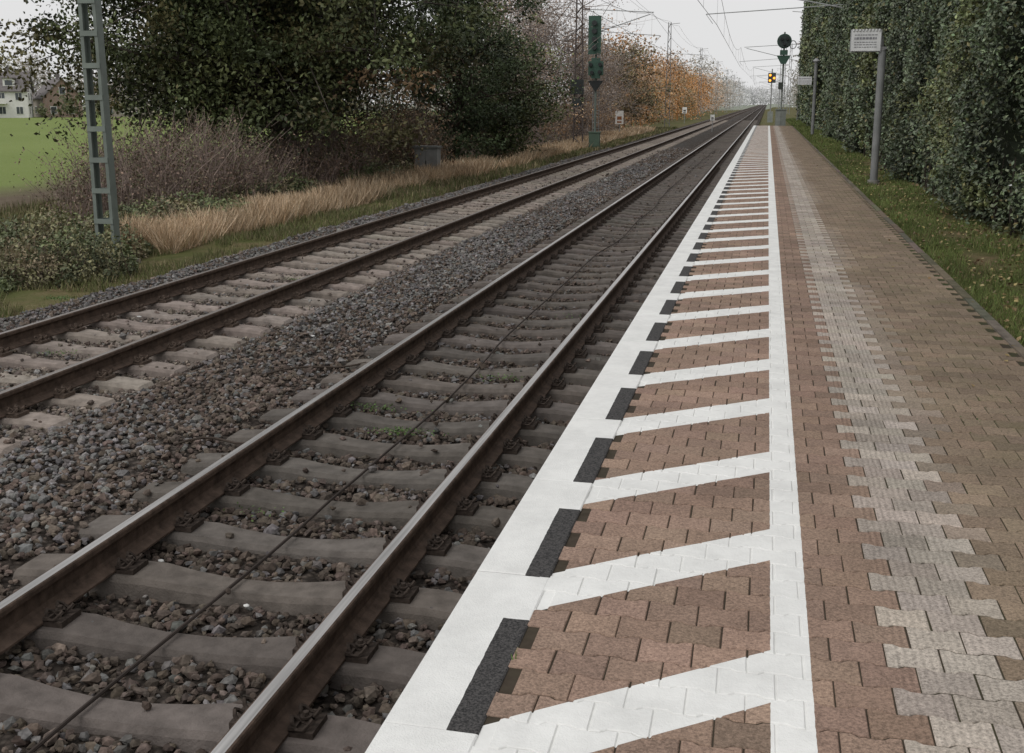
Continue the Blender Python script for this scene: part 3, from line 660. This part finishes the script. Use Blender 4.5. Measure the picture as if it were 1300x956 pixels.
def line(X_,sup,zc=5.5):
    q.tube(np.array([[X_+(.2 if k%2 else -.2),y,zc] for k,y in enumerate(sup)]),.011,4,(.14,.13,.12))
    pts=[]
    for k in range(len(sup)-1):
        for t in np.linspace(0,1,13)[:-1]:
            y=sup[k]+(sup[k+1]-sup[k])*t; xo=(.2 if k%2 else -.2)*(1-t)+(-.2 if k%2 else .2)*t; pts.append((X_+xo,y,7.25-4*1.15*t*(1-t)))
    pts.append((X_,sup[-1],7.25)); q.tube(np.array(pts),.010,4,(.14,.13,.12))
    for p in pts[::2]: 
        if p[1]<260: q.tube([(p[0],p[1],zc),(p[0],p[1],p[2])],.005,3,(.16,.15,.14))
line(C2,[-30]+LY); line(C1,RY)
for xx_,zz_ in ((-9.9,10.4),(-10.9,10.9)):
    pts=[]; sup=[-30]+LY
    for k in range(len(sup)-1):
        for t in np.linspace(0,1,9)[:-1]: pts.append((xx_,sup[k]+(sup[k+1]-sup[k])*t,zz_-4*.9*t*(1-t)))
    q.tube(np.array(pts),.011,4,(.2,.2,.2))
q.obj('overhead_wires',[m_paintgen])

# ------------------------------------------------------------------ signals
SG=(.045,.095,.07); BK=(.022,.026,.026); GY=(.3,.31,.31)
q=Mesh(); sx,sy=-9.85,65.
q.tube([(sx,sy,-.5),(sx,sy,6.9)],.07,8,(.16,.19,.17))
for s in (-1,1): q.tube([(sx+s*.18,sy+.25,-.4),(sx+s*.18,sy+.25,6.6)],.018,4,GY)
for z in np.arange(0,6.5,.35): q.tube([(sx-.18,sy+.25,z),(sx+.18,sy+.25,z)],.014,4,GY)
q.box((sx-.05,sy-.12,6.0),(.62,.28,2.0),SG); q.box((sx-.05,sy-.28,6.0),(.74,.03,2.15),SG)
for z in (5.3,5.75,6.2,6.65): q.cyl((sx-.05,sy-.30,z),(sx-.05,sy-.52,z+.01),.15,10,BK)
q.box((sx+.02,sy-.12,4.15),(.85,.25,.8),SG); q.box((sx+.02,sy-.12,4.15),(.5,.27,1.15),SG)
for dx_,dz_ in ((-.28,.2),(.28,.2),(-.2,-.25),(.25,-.22)): q.cyl((sx+.02+dx_,sy-.26,4.15+dz_),(sx+.02+dx_,sy-.44,4.15+dz_),.11,10,BK)
V=[(sx-.45,sy-.15,3.45),(sx+.45,sy-.15,3.45),(sx+.03,sy-.15,2.85),(sx-.03,sy-.15,2.85)]; V2=[(a,b2+.2,c2) for a,b2,c2 in V]; q.add(V+V2,[(0,1,2,3),(4,5,6,7),(0,1,5,4),(1,2,6,5),(3,0,4,7)],BK)
q.box((sx,sy-.1,.0),(.62,.45,.95),(.10,.15,.11)); q.box((sx,sy-.1,.5),(.70,.52,.06),(.10,.15,.11)); q.box((sx,sy,-.5),(.9,.7,.25),(.3,.28,.25))
q.obj('railway_signal',[m_paintgen])
q=Mesh(); sx,sy=.95,84.6; zb=.3
q.tube([(sx,sy,zb-.3),(sx,sy,7.2)],.065,8,(.25,.27,.25))
for s in (-1,1): q.tube([(sx+s*.17,sy+.2,zb),(sx+s*.17,sy+.2,6.6)],.015,4,GY)
q.box((sx,sy,zb+.75),(.75,.5,1.25),(.22,.24,.22)); q.box((sx,sy,zb+1.4),(.84,.6,.07),(.22,.24,.22)); q.box((sx-.17,sy-.27,zb+.75),(.32,.03,1.05),(.26,.28,.26)); q.box((sx,sy,zb),(.95,.7,.3),(.33,.31,.28))
q.cyl((sx,sy-.12,6.55),(sx,sy-.28,6.55),.52,20,SG); q.cyl((sx,sy-.29,6.55),(sx,sy-.33,6.55),.44,20,(.035,.05,.045))
for dx_,dz_ in ((-.18,.15),(.2,.16),(0,-.2)): q.cyl((sx+dx_,sy-.34,6.55+dz_),(sx+dx_,sy-.5,6.55+dz_),.11,10,BK)
th=np.linspace(0,2*np.pi,15); q.tube(np.stack([sx+.62+.22*np.cos(th),np.full(15,sy-.1),6.3+.28*np.sin(th)],1),.035,5,GY)
q.box((sx,sy-.15,5.75),(.55,.22,.35),SG)
V=[(sx-.5,sy-.2,5.55),(sx+.5,sy-.2,5.55),(sx+.18,sy-.2,4.95),(sx-.18,sy-.2,4.95)]; V2=[(a,b2+.2,c2) for a,b2,c2 in V]; q.add(V+V2,[(0,1,2,3),(4,5,6,7),(0,1,5,4),(1,2,6,5),(2,3,7,6),(3,0,4,7)],SG)
q.box((sx-.1,sy-.15,3.4),(.35,.08,.5),(.05,.06,.05))
q.obj('railway_signal',[m_paintgen])
em=bpy.data.materials.new('signal_lamp'); em.use_nodes=True; bb=em.node_tree.nodes['Principled BSDF']; bb.inputs['Base Color'].default_value=(.9,.35,.03,1); bb.inputs['Emission Color'].default_value=(1,.30,.03,1); bb.inputs['Emission Strength'].default_value=2.5
q=Mesh(); sx,sy=.30,130.; q.tube([(sx,sy,0),(sx,sy,5.9)],.07,6,(.25,.25,.25)); q.box((sx,sy-.1,4.9),(.75,.22,1.0),(.06,.07,.065)); q.box((sx,sy-.22,4.9),(.85,.02,1.1),(.06,.07,.065)); q.box((sx,sy,.6),(.6,.5,1.2),(.25,.27,.25))
for dx_,dz_ in ((-.2,.3),(.24,-.02),(-.2,-.28)): q.cyl((sx+dx_,sy-.24,4.9+dz_),(sx+dx_,sy-.27,4.9+dz_),.13,10,mi=1)
q.obj('railway_signal',[m_paintgen,em])

# ------------------------------------------------------------------ posts, signs, cabinet
def txtlines(q,x0,x1,y,zs,c):
    for z,hh in zs:
        x=x0
        while x<x1:
            l=rng.uniform(.02,.06); q.box((min(x+l/2,x1),y,z),(l,.004,hh),c); x+=l+.014
q=Mesh(); px,py=2.33,25.3; PG=(.21,.215,.215)
q.tube([(px,py,.3),(px,py,3.3)],.082,16,PG); q.cyl((px,py,3.3),(px,py,3.33),.09,16,(.25,.25,.25)); q.cyl((px,py,.48),(px,py,.56),.13,16,(.25,.24,.22))
q.box((px-.36,py-.11,3.50),(.60,.02,.42),(.72,.73,.73))
for k in range(9): q.cyl((px-.62+.066*k,py-.11,3.70),(px-.62+.066*k,py-.11,3.74),.03,8,(.62,.63,.63))
q.box((px-.36,py-.085,3.50),(.64,.02,.46),(.35,.36,.37)); q.box((px-.1,py-.07,3.35),(.34,.04,.05),(.2,.2,.2)); q.tube([(px,py,3.3),(px-.03,py-.05,3.6)],.03,6,(.2,.2,.2))
txtlines(q,px-.60,px-.14,py-.123,((3.62,.018),(3.55,.045),(3.47,.016),(3.42,.016),(3.37,.016)),(.25,.25,.27))
q.obj('station_name_sign',[m_paintgen])
q=Mesh(); px,py=2.40,62.
q.tube([(px,py,.2),(px,py,4.3)],.09,12,PG); q.cyl((px,py,4.3),(px,py,4.36),.14,12,(.5,.5,.5)); q.cyl((px,py,4.36),(px,py,4.5),.20,12,(.3,.3,.3),r1=.05); q.box((px-.55,py-.1,3.35),(.72,.03,.42),(.72,.73,.74)); q.box((px-.2,py-.05,3.35),(.5,.04,.05),(.2,.2,.2))
txtlines(q,px-.85,px-.25,py-.118,((3.45,.04),(3.33,.03),(3.23,.03)),(.25,.25,.27)); q.obj('platform_lamp_post',[m_paintgen])
q=Mesh(); px,py=-12.0,38.7
q.box((px,py,.08),(.86,.5,1.05),(.20,.205,.20)); q.box((px,py,.64),(.96,.6,.07),(.15,.155,.15)); q.box((px-.2,py-.26,.08),(.37,.02,.9),(.24,.245,.24)); q.box((px+.2,py-.26,.08),(.37,.02,.9),(.23,.235,.23))
for s in (-1,1): q.box((px+s*.32,py,-.58),(.1,.4,.3),(.2,.19,.18))
q.box((px+.02,py-.28,.1),(.03,.03,.12),(.05,.05,.05)); q.obj('trackside_cabinet',[m_paintgen])
def board(name,x,y,zb,h,w_,bh,c,stripe=None):
    q=Mesh(); q.tube([(x,y,zb),(x,y,zb+h)],.035,6,(.3,.3,.3)); q.box((x,y-.05,zb+h-bh/2),(w_,.03,bh),c)
    if stripe: q.box((x,y-.07,zb+h-bh*.55),(w_*.55,.012,bh*.25),stripe); q.box((x,y-.07,zb+h-bh*.85),(w_*.55,.012,bh*.12),stripe)
    q.obj(name,[m_paintgen])
board('trackside_sign',-11.,85,-.6,2.2,.62,1.0,(.72,.70,.66),(.3,.12,.05))
board('kilometre_sign',-10.6,148,-.6,2.2,.6,.8,(.75,.75,.73),(.05,.05,.05))
board('kilometre_sign',-4.52,96,-.3,1.5,.35,.5,(.75,.75,.73),(.05,.05,.05))
print('BUILD OK')
